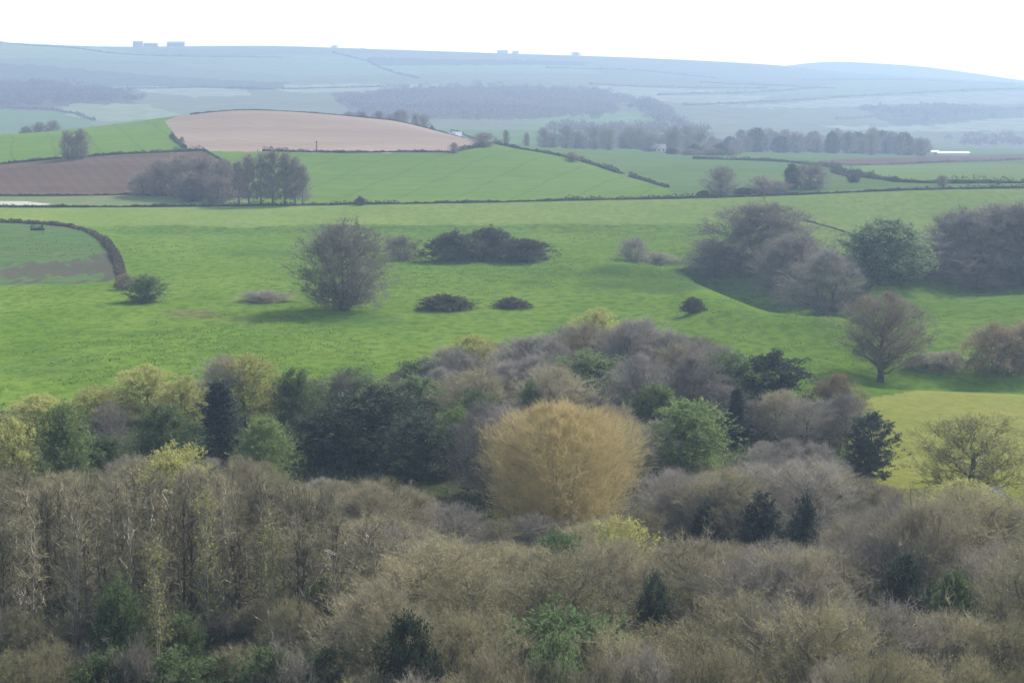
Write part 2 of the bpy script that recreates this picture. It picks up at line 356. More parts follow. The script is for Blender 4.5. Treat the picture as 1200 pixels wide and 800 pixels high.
# ------------------------------------------------------------------ plants
PROTO = {}
def unit(g, n):
    a = g.normal(size=(n, 3)); return a/np.linalg.norm(a, axis=1)[:, None]
def bez(p0, p1, p2, n):
    t = np.linspace(0, 1, n)[:, None]; return (1-t)**2*p0+2*t*(1-t)*p1+t*t*p2
PROFILE = dict(
 round=lambda t: np.sqrt(np.clip(1-(1.75*t-.75)**2, 0, 1)), bun=lambda t: np.where(t > .4, np.clip(1-np.clip((t-.4)/.6, 0, 1)**3, 0, 1)**.5, .8+.5*np.clip(t, 0, .4)), dome=lambda t: np.sqrt(np.clip(1-t**2.2, 0, 1)),
 birch=lambda t: np.sqrt(np.clip(1-(1.5*t-.5)**2, 0, 1))*(1-.35*t), cone=lambda t: (1-t)**.85+.06, flat=lambda t: np.clip(.45+1.1*t-1.4*np.clip(t-.55, 0, 1)**1.2*1.6, .1, 1))
def make_tree(seed, h, r, base, tr, limbs, subs, twigs, tl, tw, mats, prof='round', leaf=0, ls=.15, up=.5, stems=1, clump=.9, droop=0., lean=.06, shell=.5, tt=.6, side=3, fill=0, gap=.9):
    """mats = bark, twig, leaf.  returns trunk mesh, crown mesh at real size"""
    g = np.random.default_rng(seed); T = MB(); C = MB(); A = []; B = []; LC = []
    top = h*tt
    S_ = []
    for s in range(stems):
        a = g.uniform(0, 6.28); off = np.array([math.cos(a), math.sin(a), 0])*(0 if stems == 1 else r*.3)
        n = 9; t = np.linspace(0, 1, n)
        P = np.stack([g.normal(0, lean, n).cumsum()*t*h*.12, g.normal(0, lean, n).cumsum()*t*h*.12, t*top-.5*(t == 0)], 1)+off*(.25+.75*t[:, None])
        rad = tr*(1-t*(.88 if tt > .8 else .6))*(.7 if stems > 1 else 1)*(1+.5*np.exp(-t*14))
        T.tube(P, rad, 7); S_.append(P)
    f = PROFILE[prof]
    lob = g.uniform(0, 6.28, 3)
    for k in range(limbs):
        P = S_[k % stems]; t = (k+g.uniform(0, 1))/limbs; a = k*2.399+g.uniform(-.4, .4)
        rr = r*f(np.array([t]))[0]*g.uniform(shell, 1.0)*(1+.16*math.sin(3*a+lob[0])+.12*math.sin(2*a+lob[1]+4*t))
        c = np.array([rr*math.cos(a), rr*math.sin(a), h*(base+(1-base)*t)*g.uniform(.96, 1.0)])
        q = np.clip((c[2]-rr*(.5+.5*up))/top, .1 if stems > 1 else base*.6, .93)*g.uniform(.82, 1)
        i = q*(len(P)-1); i0 = min(int(i), len(P)-2); p0 = P[i0]+(P[i0+1]-P[i0])*(i-i0)
        m = (p0+c)/2+np.array([0, 0, np.linalg.norm(c-p0)*.22*(up-.35)])+g.normal(0, .12, 3)*rr*.4
        L = bez(p0, m, c, 7); r0 = tr*(.42-.26*q)*g.uniform(.7, 1.1)
        L[1:-1] += g.normal(0, .035, (5, 3))*np.linalg.norm(c-p0); T.tube(L, np.linspace(r0**.5, .022**.5, 7)**2, 4)
        cr = clump*g.uniform(.8, 1.25)
        for j in range(subs):
            s = g.uniform(.3, 1); i = s*6; i0 = min(int(i), 5); b0 = L[i0]+(L[i0+1]-L[i0])*(i-i0)
            e = b0*(1-s**2)+c*s**2+unit(g, 1)[0]*cr*g.uniform(.5, 1.35)*(1.25-.3*s)+np.array([0, 0, cr*.25*up])
            mm = (b0+e)/2+g.normal(0, .12, 3)*cr
            Q = bez(b0, mm, e, 4); C.tube(Q, np.linspace(max(.028, r0*.3), .012, 4), 3, 0)
            n = twigs; tt = g.uniform(.15, 1, n); i = tt*3; i0 = np.minimum(i.astype(int), 2); st = Q[i0]+(Q[i0+1]-Q[i0])*(i-i0)[:, None]
            d = unit(g, n)+(e-b0)/(np.linalg.norm(e-b0)+1e-6)*.7+np.array([0, 0, up-droop]); d /= np.linalg.norm(d, axis=1)[:, None]
            en = st+d*tl*g.uniform(.5, 1.4, n)[:, None]
            A.append(st); B.append(en)
            if leaf:
                q_ = g.uniform(.1, 1.1, (n, leaf))[:, :, None]
                LC.append((st[:, None]+(en-st)[:, None]*q_+g.normal(0, ls*.5, (n, leaf, 3))).reshape(-1, 3))
    if fill:                                   # the fine spray that fills out the crown
        nf = fill*3; t = g.uniform(0, 1, nf)**.85; a = g.uniform(0, 6.283, nf)
        lo = 1+.13*np.sin(3*a+lob[0]+2*t)+.1*np.sin(2*a+lob[1]+4*t)+.1*np.sin(5*a+lob[2]+7*t)+.09*np.sin(9*a+lob[0]*2-13*t)+.05*np.sin(16*a+lob[1]+21*t)
        rr = r*.97*f(t)*lo*g.uniform(.08, 1.08, nf)**.6; zt = h*(base+(1-base)*t*.98)*(1+.04*np.sin(4*a+lob[1])*t)
        st = np.stack([rr*np.cos(a), rr*np.sin(a), zt-tl*.3], 1); kk = 3.6/clump
        no = sum(np.sin(st@(q*kk)+p) for q, p in zip(unit(g, 6), g.uniform(0, 6.28, 6)))+g.normal(0, gap, nf)
        o_ = np.argsort(-no)[:fill]; st = st[o_]; a = a[o_]; rr = rr[o_]; t = t[o_]
        d = np.stack([np.cos(a)*rr/r, np.sin(a)*rr/r, .25+.5*up+.6*t], 1)+unit(g, fill)*.75; d /= np.linalg.norm(d, axis=1)[:, None]
        en = st+d*tl*g.uniform(.5, 1.4, fill)[:, None]; A.append(st); B.append(en)
        if leaf:
            q_ = g.uniform(.1, 1.1, (fill, leaf))[:, :, None]
            LC.append((st[:, None]+(en-st)[:, None]*q_+g.normal(0, ls*.5, (fill, leaf, 3))).reshape(-1, 3))
    A = np.concatenate(A); B = np.concatenate(B); C.ribbons(A, B, tw, g, 0)
    # finer side twigs
    for _ in range(side):
        q_ = g.uniform(.15, .9, len(A))[:, None]; s2 = A+(B-A)*q_; C.ribbons(s2, s2+(B-A)*.4+unit(g, len(A))*tl*g.uniform(.25, .6, len(A))[:, None], tw*.8, g, 0)
    if leaf: C.leaves(np.concatenate(LC), ls, g, 1)
    return T.mesh('trunk', [mats[0]]), C.mesh('crown', [mats[1], mats[2] if len(mats) > 2 else mats[1]])
def proto(key, n, fn):
    PROTO[key] = []
    for s in range(n):
        t, c = fn(s)[:2]; co = np.empty(len(c.vertices)*3, np.float32); c.vertices.foreach_get('co', co); co = co.reshape(-1, 3)
        PROTO[key].append((t, c, float(np.quantile(co[:, 2], .997)), float(np.quantile(np.abs(co[:, :2]), .975))))
def mm(*k): return [M[i] for i in k]
B_ = 'bark'
proto('birch', 5, lambda s: (*make_tree(10+s, 14, 2.1, .2, .19, 42, 5, 6, .85, .024, mm('bark_pale' if s % 2 else B_, 'twig_olive', 'bud_olive'), 'birch', 1, .07, .9, clump=.75, tt=.93, side=1, stems=2), 14, 2.7))
proto('birchyellow', 2, lambda s: (*make_tree(20+s, 13, 1.5, .2, .13, 30, 5, 6, .7, .024, mm('bark_pale', 'twig_olive', 'bud_yellow'), 'birch', 2, .11, .9, clump=.7, tt=.93, side=1, stems=2), 13, 2))
proto('ash', 4, lambda s: (*make_tree(30+s, 12, 4.6, .2, .2, 40, 8, 11, .8, .026, mm(B_, 'twig_grey', 'bud_olive'), 'round', 0, .07, .95, clump=1.05, fill=2200), 12, 5.2))
proto('olive', 4, lambda s: (*make_tree(50+s, 12, 4.4, .2, .19, 38, 8, 11, .8, .026, mm(B_, 'twig_olive', 'bud_olive'), 'round', 2, .09, .95, clump=1.05, fill=2200), 12, 5.0))
proto('tan', 3, lambda s: (*make_tree(60+s, 11, 4.4, .16, .17, 38, 8, 12, .75, .028, mm(B_, 'twig_tan', 'bud_olive'), 'dome', 1, .07, .95, clump=1.05, stems=3, fill=2600), 11, 5.0))
proto('mauve', 4, lambda s: (*make_tree(70+s, 11, 4.6, .16, .17, 42, 8, 12, .75, .03, mm(B_, 'twig_mauve', 'bud_olive'), 'dome', 0, .08, .95, clump=1.1, fill=3000), 11, 5.2))
proto('yellow', 3, lambda s: (*make_tree(80+s, 11, 4.2, .2, .18, 34, 8, 8, .6, .026, mm(B_, 'twig_olive', 'bud_yellow'), 'round', 5, .15, .45, clump=.95, fill=1500), 11, 4.8))
proto('green', 3, lambda s: (*make_tree(90+s, 8, 3.2, .08, .13, 34, 8, 8, .5, .026, mm(B_, 'twig_olive', 'leaf_green'), 'round', 4, .17, .4, stems=2, clump=.8, fill=1200), 8, 3.7))
proto('mid', 3, lambda s: (*make_tree(100+s, 8, 3.2, .08, .13, 34, 8, 8, .5, .026, mm(B_, 'twig_olive', 'leaf_mid'), 'round', 4, .17, .4, stems=2, clump=.8, fill=1200), 8, 3.7))
proto('dark', 3, lambda s: (*make_tree(110+s, 10, 4.0, .06, .2, 44, 8, 8, .45, .03, mm(B_, 'twig_dark', 'leaf_dark'), 'round', 5, .19, .4, clump=.95, fill=1500), 10, 4.5))
proto('yew', 2, lambda s: (*make_tree(120+s, 7, 2.2, .03, .15, 40, 7, 9, .38, .03, mm(B_, 'twig_dark', 'needle'), 'dome', 5, .15, .6, clump=.55), 7, 2.5))
proto('conifer', 2, lambda s: (*make_tree(130+s, 10, 2.5, .06, .18, 70, 6, 9, .4, .03, mm(B_, 'twig_dark', 'needle'), 'cone', 5, .15, .05, clump=.5, droop=.3, lean=.02, tt=.96), 10, 2.8))
proto('pine', 3, lambda s: (*make_tree(140+s, 10, 3.2, .16, .2, 30, 8, 10, .3, .03, mm(B_, 'twig_dark', 'needle'), 'round', 6, .15, .5, clump=.72, lean=.12, shell=.3, tt=.88, fill=500), 10, 3.6))
proto('willow', 1, lambda s: (*make_tree(150+s, 11, 5.6, .04, .12, 34, 6, 6, .75, .026, mm('bark_gold', 'twig_gold'), 'bun', 0, .1, .7, clump=.75, stems=5, shell=.3, tt=.7, gap=1.6, fill=21000, lean=.03), 11, 6.2))
proto('oak', 2, lambda s: (*make_tree(160+s, 11, 5.2, .3, .36, 54, 9, 12, .65, .03, mm(B_, 'twig_slate', 'bud_rust'), 'round', 1, .1, .35, clump=1.15, shell=.55, fill=3600), 11, 5.8))
proto('oakyellow', 1, lambda s: (*make_tree(165+s, 10, 5.2, .16, .3, 36, 9, 9, .6, .03, mm(B_, 'twig_olive', 'bud_yellow'), 'round', 2, .15, .35, clump=1.1, fill=1500), 10, 5.8))
proto('airy', 2, lambda s: (*make_tree(170+s, 13, 6.0, .1, .2, 80, 9, 12, .75, .042, mm(B_, 'twig_slate', 'bud_olive'), 'round', 0, .1, .4, clump=1.25, stems=3, fill=2500), 13, 6.6))
proto('gully', 4, lambda s: (*make_tree(180+s, 14, 6.0, .08, .25, 60, 9, 13, .85, .05, mm(B_, 'twig_mauve', 'bud_olive'), 'dome', 0, .1, .6, clump=1.45, stems=2, fill=4200), 14, 6.6))
proto('leafy', 1, lambda s: (*make_tree(190+s, 13, 5.6, .06, .3, 80, 9, 9, .6, .04, mm(B_, 'twig_dark', 'leaf_ivy'), 'round', 5, .26, .4, clump=1.15, fill=2500), 13, 6.2))
proto('gorse', 3, lambda s: (*make_tree(200+s, 4, 3.0, .1, .09, 46, 8, 8, .32, .04, mm(B_, 'twig_dark', 'gorse'), 'dome', 4, .17, .9, stems=5, clump=.6, tt=.4, shell=.3, fill=900), 4, 3.9))
proto('rust', 2, lambda s: (*make_tree(210+s, 6, 4.0, .05, .14, 36, 8, 10, .55, .035, mm(B_, 'twig_grey', 'bud_rust'), 'dome', 2, .13, .5, stems=4, clump=.9, fill=1200), 6, 4.5))
proto('scrub', 3, lambda s: (*make_tree(220+s, 4, 2.8, .02, .07, 26, 8, 11, .55, .03, mm(B_, 'twig_grey', 'bud_olive'), 'dome', 0, .1, .6, stems=4, clump=.75, fill=1000), 4, 3.2))
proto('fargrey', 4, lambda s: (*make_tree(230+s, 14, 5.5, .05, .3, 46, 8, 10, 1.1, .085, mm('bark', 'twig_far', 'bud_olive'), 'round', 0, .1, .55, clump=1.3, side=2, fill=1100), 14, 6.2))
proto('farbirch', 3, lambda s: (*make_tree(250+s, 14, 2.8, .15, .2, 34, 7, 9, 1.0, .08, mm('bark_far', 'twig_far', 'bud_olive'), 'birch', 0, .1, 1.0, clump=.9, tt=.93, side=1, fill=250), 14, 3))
proto('fardark', 2, lambda s: (*make_tree(240+s, 10, 4.2, .04, .25, 34, 7, 7, .7, .1, mm(B_, 'twig_dark', 'leaf_dark'), 'round', 4, .45, .4, clump=1.1, fill=800), 10, 4.8))
count = {}
def plant(kind, u, vtop, w, label, name='tree', cat='tree', Y=None, vbase=None, group=None, var=None, ymin=60, stretch=None):
    """stands a plant on the ground at depth Y (or where the row vbase meets the ground), its top at row vtop, w photo pixels wide"""
    if Y is None: x, Y, z = ground(u, vbase, ymin)
    else: x = float(xat(u, vtop, Y)); z = float(H(x, Y))
    h = max(float(zr(Y, vtop))-z, .6)
    c = count.get(kind, 0); count[kind] = c+1
    tm, cm, ph, pr = PROTO[kind][(c if var is None else var) % len(PROTO[kind])]
    e = bpy.data.objects.new(name, None); COL.objects.link(e); e.empty_display_size = .5
    e.location = (x, Y, z-.05); sw = w*Y/F/2/pr
    g = np.random.default_rng(int(u*7+vtop*13+Y))
    e.scale = (sw, sw, h/ph); e.rotation_euler = (0, 0, float(g.uniform(0, 6.28)))
    tag(e, label, cat, group)
    for nm, me in (('trunk', tm), ('crown' if 'bush' not in name else 'foliage', cm)):
        o = bpy.data.objects.new(nm, me); COL.objects.link(o); o.parent = e
    return e

# -- trees and bushes standing out in the meadow and fields
plant('airy', 405, 258, 120, 'large airy grey bare tree standing alone in the meadow left of the gorse clumps', 'bare_tree', vbase=364, var=0)
plant('scrub', 470, 274, 44, 'brown twiggy bush between the large grey meadow tree and the dark gorse', 'bush', 'bush', vbase=305)
for u, t, b, w, k, l in [(532,272,306,66,'gorse','left end dark bush of the gorse row in the meadow'),
   (572,267,303,76,'gorse','tallest dark bush in the middle of the gorse row in the meadow'),
   (613,280,307,64,'gorse','right end dark bush of the gorse row in the meadow'),
   (522,345,363,60,'gorse','low flat dark bush in the meadow below the gorse row'),
   (600,348,361,42,'gorse','small low dark bush right of the flat dark bush below the gorse'),
   (812,348,367,26,'gorse','small dark round bush near the brow of the meadow'),
   (742,276,307,40,'scrub','grey twiggy bush alone in the meadow between gorse row and gully wood'),
   (770,295,307,48,'scrub','low sprawling grey scrub beside the lone twiggy bush in the meadow'),
   (172,322,354,48,'mid','green and dark bush at the near end of the curving hedge'),
   (148,320,340,30,'rust','small tan bush touching the near end of the curving hedge'),
   (422,230,241,12,'gorse','tiny dark round bush on the long hedge above the large grey tree'),
   (310,340,354,64,'scrub','low dark scrub patch left of the large grey meadow tree')]:
    plant(k, u, t, w, l, 'bush', 'bush', vbase=b)
for u, t, Y, w, k, v, l in [(893,238,398,150,'gully',1,'tall mauve bare tree at the left end of the gully wood'),
   (838,282,402,64,'gully',1,'lower dark bare tree behind the brow at far left of the gully'),
   (928,276,375,96,'gully',2,'rounded bare tree in front of the tallest mauve gully tree'),
   (970,292,352,96,'gully',3,'purplish bare tree between the tall gully tree and green leafy tree'),
   (1041,258,362,92,'leafy',0,'green leafy tree with pale glints standing among bare gully trees'),
   (1092,276,372,96,'gully',1,'low rounded bare tree just right of the green leafy tree'),
   (1128,244,376,84,'airy',0,'thin airy greenish tree with upright stem right of the leafy tree'),
   (1170,240,372,124,'gully',0,'dense mauve bare tree right of the thin airy tree'),
   (1207,236,370,120,'gully',2,'dense bare tree cut by the right edge above the rusty bushes'),
   (1150,290,362,100,'gully',3,'low dark bare tree at the foot of the dense mauve trees'),
   (1250,250,372,110,'gully',1,'bare tree just outside the right end of the gully wood')]:
    if u > 1255: continue
    plant(k, u, t, w, l, 'leafy_tree' if k == 'leafy' else 'bare_tree', Y=Y, var=v)
plant('oak', 1032, 342, 108, 'spreading oak with bare forked limbs on the green bank beside the tawny field', 'oak_tree', vbase=449, var=0)
plant('rust', 1165, 378, 92, 'rusty brown budding bush on the far edge of the tawny field', 'bush', 'bush', vbase=438, var=0)
plant('rust', 1207, 374, 80, 'rusty budding bush cut by the right edge of the photo', 'bush', 'bush', vbase=436, var=1)
plant('scrub', 1108, 410, 62, 'low grey scrub left of the rusty bush by the tawny field', 'bush', 'bush', vbase=433)
plant('scrub', 1075, 414, 40, 'small grey scrub between the oak and the rusty bush', 'bush', 'bush', vbase=432)
# -- trees of the middle distance
for i, (u, t, b, w) in enumerate([(168,200,229,34),(190,186,230,44),(212,180,231,46),(238,180,232,46),(262,186,234,40),(225,200,236,40),(255,205,238,36)]):
    plant('fargrey', u, t, w, 'grey bare tree in the rounded copse at the end of the ploughed field', 'bare_tree', vbase=b, ymin=500, group='copse by the ploughed field')
for i, (u, t, b, w) in enumerate([(280,188,239,26),(292,180,240,28),(306,177,240,30),(320,175,240,30),(334,178,240,28),(346,182,240,26),(355,192,240,20)]):
    plant('farbirch', u, t, w, 'grey upright bare tree in the taller copse right of the ploughed field', 'bare_tree', vbase=b, ymin=500, group='tall copse on the long hedge')
for u, t, b, w, k, n, l in [(80,152,187,20,'fargrey','bare_tree','left bare tree of the pair on the hedge above the ploughed field'),
   (95,151,186,22,'fargrey','bare_tree','right bare tree of the pair on the hedge above the ploughed field'),
   (845,194,229,38,'fargrey','bare_tree','lone brown bare tree on the long hedge in the right fields'),
   (893,206,228,34,'fargrey','bare_tree','low grey tree between lone brown tree and dark conifer'),
   (928,192,222,16,'fardark','evergreen_tree','narrow dark evergreen at left of the dark field thicket'),
   (950,191,222,46,'fargrey','bare_tree','dark rounded thicket tree beside the narrow evergreen'),
   (912,212,226,30,'fargrey','bush','small grey bush left of the narrow dark evergreen'),
   (872,220,228,28,'fardark','bush','low dark bush right of the lone brown tree'),
   (825,223,231,14,'fardark','bush','tiny dark bush left of the lone brown tree'),
   (1000,204,214,14,'fardark','bush','small dark bush at the bend of the right field hedge'),
   (1104,205,218,16,'fargrey','bush','small pale bush on the hedge of the pale right field'),
   (670,178,190,18,'fargrey','bush','small grey bush on the diagonal hedge across the green fields'),
   (213,160,172,7,'fargrey','bush','tiny bare sapling at the left corner of the pinkish field'),
   (532,167,180,12,'fargrey','bush','tiny bare sapling at the right corner of the pinkish field'),
   (593,152,170,8,'fargrey','bush','little grey tree just beyond the crest of the green field'),
   (617,155,171,8,'fargrey','bush','thin grey tree right of the little tree on the crest'),
   (566,155,173,30,'fargrey','bare_tree','grey bare tree at the end of the pinkish field hedge')]:
    plant(k, u, t, w, l, n, 'bush' if n == 'bush' else 'tree', vbase=b, ymin=480)
g = np.random.default_rng(5)
for i in range(44):
    u = 832+i*5.9+g.uniform(-3, 3); Y = g.uniform(1120, 1260); t = 152+g.uniform(-4, 12)+(4 if u > 1060 else 0)+max(0, 865-u)*.15
    plant(('fargrey', 'farbirch', 'fargrey', 'farbirch', 'fardark')[i % 5], u, t, g.uniform(15, 24), 'hazy grey tree in the long wood beyond the brown right field', 'bare_tree', Y=Y, group='long wood beyond the right fields')
for i in range(17):
    u = 640+i*11+g.uniform(-4, 4); Y = g.uniform(1040, 1150); t = 150+g.uniform(-4, 7)
    plant('fargrey', u, t, g.uniform(18, 30), 'hazy grey tree in the loose row beyond the diagonal hedge', 'bare_tree', Y=Y, group='loose row beyond the green field')
for i in range(9):
    u = 790+i*9+g.uniform(-3, 3); Y = g.uniform(900, 1000); t = 172+g.uniform(-4, 3)
    plant('fargrey' if i % 3 else 'fardark', u, t, g.uniform(14, 24), 'small grey tree on the hedge below the long wood', 'bare_tree', Y=Y, group='small trees below the long wood')
for i in range(9):
    u = 405+i*12+g.uniform(-5, 5); t = 129+g.uniform(-2, 5)
    plant('fargrey', u, t, g.uniform(10, 16), 'small hazy tree just behind the crest of the pinkish field', 'bare_tree', Y=1010+g.uniform(0, 40), group='trees behind the pinkish field')
for u, t, w in [(45,143,20),(62,141,20),(30,148,16)]:
    plant('fargrey', u, t, w, 'hazy tree behind the crest of the left green field', 'bare_tree', Y=1010, group='trees behind the left green field')
for u, t, w, l in [(392,53,9,'tiny tree on the skyline of the far ridge near its middle'),(675,61,14,'rounded tree clump on the skyline of the ridge right of the white buildings'),
                   (425,56,5,'smallest tree on the skyline right of the middle ridge tree')]:
    plant('fargrey', u, t, w, l, 'bare_tree', Y=3580)

# -- foreground wood: single trees that stand out
for k, u, t, w, Y, n, l in [
 ('willow',660,472,172,166,'willow_tree','golden tan domed willow in the middle of the wood'),
 ('dark',378,478,84,196,'evergreen_tree','left tree of the big dark evergreen clump in the wood'),
 ('dark',438,452,118,194,'evergreen_tree','tallest middle tree of the big dark evergreen clump'),
 ('dark',492,486,80,188,'evergreen_tree','right tree of the big dark evergreen clump'),
 ('conifer',257,446,64,196,'conifer_tree','dark conical conifer left of the big evergreen clump'),
 ('conifer',864,455,30,205,'conifer_tree','slim dark conifer between bright green tree and bare trees'),
 ('pine',912,412,92,216,'pine_tree','dark flat topped pine rising above the bare trees at the meadow edge'),
 ('pine',1020,484,66,186,'pine_tree','ragged dark pine leaning over the tawny field'),
 ('pine',1010,515,40,184,'pine_tree','small dark pine at the foot of the ragged pine'),
 ('yew',893,578,64,150,'yew_tree','broader dark yew of the pair below the bare trees'),
 ('yew',946,580,44,148,'yew_tree','narrower dark yew of the pair on the right'),
 ('yew',825,592,40,150,'yew_tree','small dark yew below the bright green tree'),
 ('oakyellow',1140,486,150,180,'oak_tree','broad yellow green budding oak in front of the tawny field'),
 ('green',75,472,66,184,'leafy_tree','bright green leafy tree at the left of the wood'),
 ('mid',193,474,74,188,'leafy_tree','rounded mid green tree between the left yellow trees'),
 ('green',310,488,64,184,'leafy_tree','fresh green tree right of the dark conical conifer'),
 ('mid',345,432,60,214,'leafy_tree','dull green tree behind the big dark evergreen clump'),
 ('mid',562,458,74,200,'leafy_tree','mid green tree behind the golden willow on its left'),
 ('green',540,478,60,192,'leafy_tree','light green tree between evergreen clump and golden willow'),
 ('mid',622,444,26,204,'leafy_tree','small dark green pointed tree above the golden willow'),
 ('green',808,468,98,190,'leafy_tree','bright green tree right of the golden willow'),
 ('green',770,450,60,206,'leafy_tree','small bright green tree behind the golden willow on its right'),
 ('mid',410,430,74,222,'leafy_tree','grey green tree on the meadow edge above the evergreen clump'),
 ('yellow',285,414,96,216,'budding_tree','tallest yellow green budding tree on the meadow edge'),
 ('yellow',172,428,84,218,'budding_tree','yellow green budding tree left of the tallest yellow one'),
 ('yellow',215,442,70,208,'budding_tree','pale yellow green tree between the two taller yellow trees'),
 ('yellow',112,452,70,214,'budding_tree','small yellow green tree at the corner of the meadow'),
 ('yellow',45,462,84,210,'budding_tree','yellow tree above the bright green leafy tree at left'),
 ('yellow',14,492,70,180,'budding_tree','yellow bush like tree at the left edge'),
 ('ash',257,415,60,214,'bare_tree','grey bare tree just left of the tallest yellow tree'),
 ('ash',128,470,50,196,'bare_tree','grey bare tree right of the bright green leafy tree'),
 ('yellow',205,520,90,162,'budding_tree','low yellow green tree below the rounded mid green tree'),
 ('yellow',555,392,70,236,'budding_tree','pale yellow tree at the meadow edge above the mauve bare trees'),
 ('yellow',700,362,76,246,'budding_tree','yellowish tree tip behind the mauve bare trees'),
 ('mid',655,620,70,138,'leafy_tree','dull olive tree just below the golden willow'),
 ('yellow',730,606,84,140,'budding_tree','yellow green tree below the right side of the golden willow'),
 ('birchyellow',240,570,40,126,'budding_tree','slender yellow green stem standing in the birch stand'),
 ('birchyellow',318,600,44,122,'budding_tree','short yellow green slender tree at the right of the birch stand'),
 ('birchyellow',180,632,44,118,'budding_tree','low yellow green slender tree in front of the birch stand'),
 ('dark',478,722,90,101,'evergreen_tree','dark ivy green tree at the bottom left of centre of the wood'),
 ('dark',768,672,56,116,'evergreen_tree','slim dark evergreen low in the wood below the yews'),
 ('dark',1064,650,80,118,'evergreen_tree','dark evergreen low in the wood at lower right'),
 ('mid',1120,668,70,114,'leafy_tree','dull green tree beside the low dark evergreen at lower right'),
 ('mid',650,742,90,97,'leafy_tree','dull green tree at the bottom edge below the golden willow'),
 ('rust',980,438,72,214,'budding_tree','rusty orange budding tree right of the flat topped pine'),
 ]:
    plant(k, u, t, w, l, n, 'tree', Y=Y)

# -- foreground wood: the many trees that look alike, layer behind layer
PLACE = [(lambda u, t: t < 470 and u > 480, 'among the bare trees along the meadow edge'), (lambda u, t: t < 530 and u < 480, 'behind the birches at the left'),
         (lambda u, t: u < 420 and t >= 530, 'in the birch stand at lower left'), (lambda u, t: t < 560 and u > 760, 'between the bright green tree and ragged pine'),
         (lambda u, t: u < 800, 'in the wood below the golden willow'), (lambda u, t: True, 'in the wood at lower right')]
KIND = dict(birch=('birch_tree', 'slender bare birch'), ash=('bare_tree', 'grey bare tree'), olive=('bare_tree', 'olive budding tree'), tan=('bare_tree', 'tan twiggy tree'),
            mauve=('bare_tree', 'mauve grey bare tree'), yellow=('budding_tree', 'yellow green budding tree'), green=('leafy_bush', 'fresh green leafy bush'),
            mid=('leafy_bush', 'dull green leafy bush'), dark=('evergreen_tree', 'small dark evergreen'), scrub=('bush', 'low grey twiggy bush'))
CLEAR = [(445,510,792,101),(745,790,735,116),(1030,1100,705,118),(225,255,700,126),(580,745,600,158),(868,962,636,148),(825,826,625,150),(350,522,560,188),(236,280,533,196),(50,104,553,184),(764,855,545,190),(996,1048,548,184),
 (1080,1200,562,180),(166,222,532,188),(288,336,532,184),(853,877,518,205),(1162,1180,572,166),(875,948,452,216),(640,672,560,138)]
def layer(u0, u1, n, Y0, Y1, top, jit, w0, w1, kinds, seed):
    g = np.random.default_rng(seed); ks, wt = zip(*kinds)
    for i in range(n):
        u = u0+(u1-u0)*(i+g.uniform(.1, .9))/n; Y = g.uniform(Y0, Y1)
        t = float(np.interp(u, [p[0] for p in top], [p[1] for p in top]))+g.uniform(-jit, jit)
        k = g.choice(ks, p=np.array(wt)/sum(wt)); w = g.uniform(w0, w1)*(150/Y)
        for a, b_, vb, Yk in CLEAR[:-1]:
            if Y < Yk+2 and a-w*.3 < u < b_+w*.3: t = max(t, vb+g.uniform(-4, 10))
        x = xat(u, t, Y)
        hgt = float(zr(Y, t)-H(x, Y))
        if hgt < 1.5: continue
        w = min(w, 1.25*hgt*F/Y)
        pl = next(s for f, s in PLACE if f(u, t)); nm, ds = KIND[k]
        gr = ds+' '+pl
        plant(k, u, t, w, gr, nm, 'bush' if 'bush' in nm else 'tree', Y=Y, group=gr.replace(ds, ds+'s', 1) if len(gr.split()) < 16 else gr)
# mauve bare wood on the meadow edge, behind the willow
layer(480, 860, 13, 226, 242, [(480,425),(560,405),(640,388),(700,380),(780,378),(860,405)], 8, 120, 170, [('mauve', 4), ('tan', 1), ('mid', .4)], 301)
layer(450, 860, 13, 206, 222, [(450,440),(560,430),(700,415),(800,410),(860,420)], 8, 120, 170, [('mauve', 3), ('tan', 1.4), ('mid', .8), ('olive', .6)], 302)
layer(820, 1000, 8, 196, 214, [(820,430),(900,455),(1000,470)], 8, 100, 140, [('mauve', 2), ('tan', 1), ('ash', 1)], 303)
layer(500, 860, 9, 178, 196, [(500,510),(560,480),(700,470),(780,490),(860,500)], 10, 100, 150, [('mauve', 3), ('tan', 1), ('olive', 1), ('green', .8), ('mid', .8)], 304)
layer(850, 1000, 7, 170, 190, [(850,495),(1000,520)], 10, 100, 140, [('mauve', 2), ('ash', 1), ('tan', 1)], 305)
# behind the birches, left
layer(-20, 480, 10, 218, 228, [(-20,485),(120,462),(300,440),(480,440)], 8, 70, 110, [('olive', 2), ('ash', 1), ('tan', 1)], 306)
layer(-20, 420, 12, 172, 206, [(-20,515),(200,500),(420,515)], 12, 80, 120, [('olive', 2), ('yellow', 1), ('ash', 1), ('mid', 1)], 307)
layer(-20, 480, 13, 146, 168, [(-20,545),(200,535),(480,560)], 10, 80, 120, [('olive', 3), ('tan', 2), ('yellow', .6)], 308)
# birch stand lower left
layer(-25, 400, 34, 130, 144, [(-25,552),(120,550),(280,545),(400,575)], 20, 42, 66, [('birch', 1)], 309)
layer(-25, 430, 20, 122, 132, [(-25,590),(150,595),(300,590),(430,620)], 32, 42, 64, [('birch', 1)], 310)
layer(-25, 430, 13, 108, 116, [(-25,765),(150,755),(300,750),(430,760)], 22, 60, 95, [('mid', 1.4), ('scrub', 3), ('olive', 1.5)], 312)
layer(-25, 430, 12, 118, 126, [(-25,715),(150,705),(300,700),(430,690)], 28, 50, 80, [('scrub', 3), ('olive', 2), ('tan', 1), ('mid', .6)], 322)
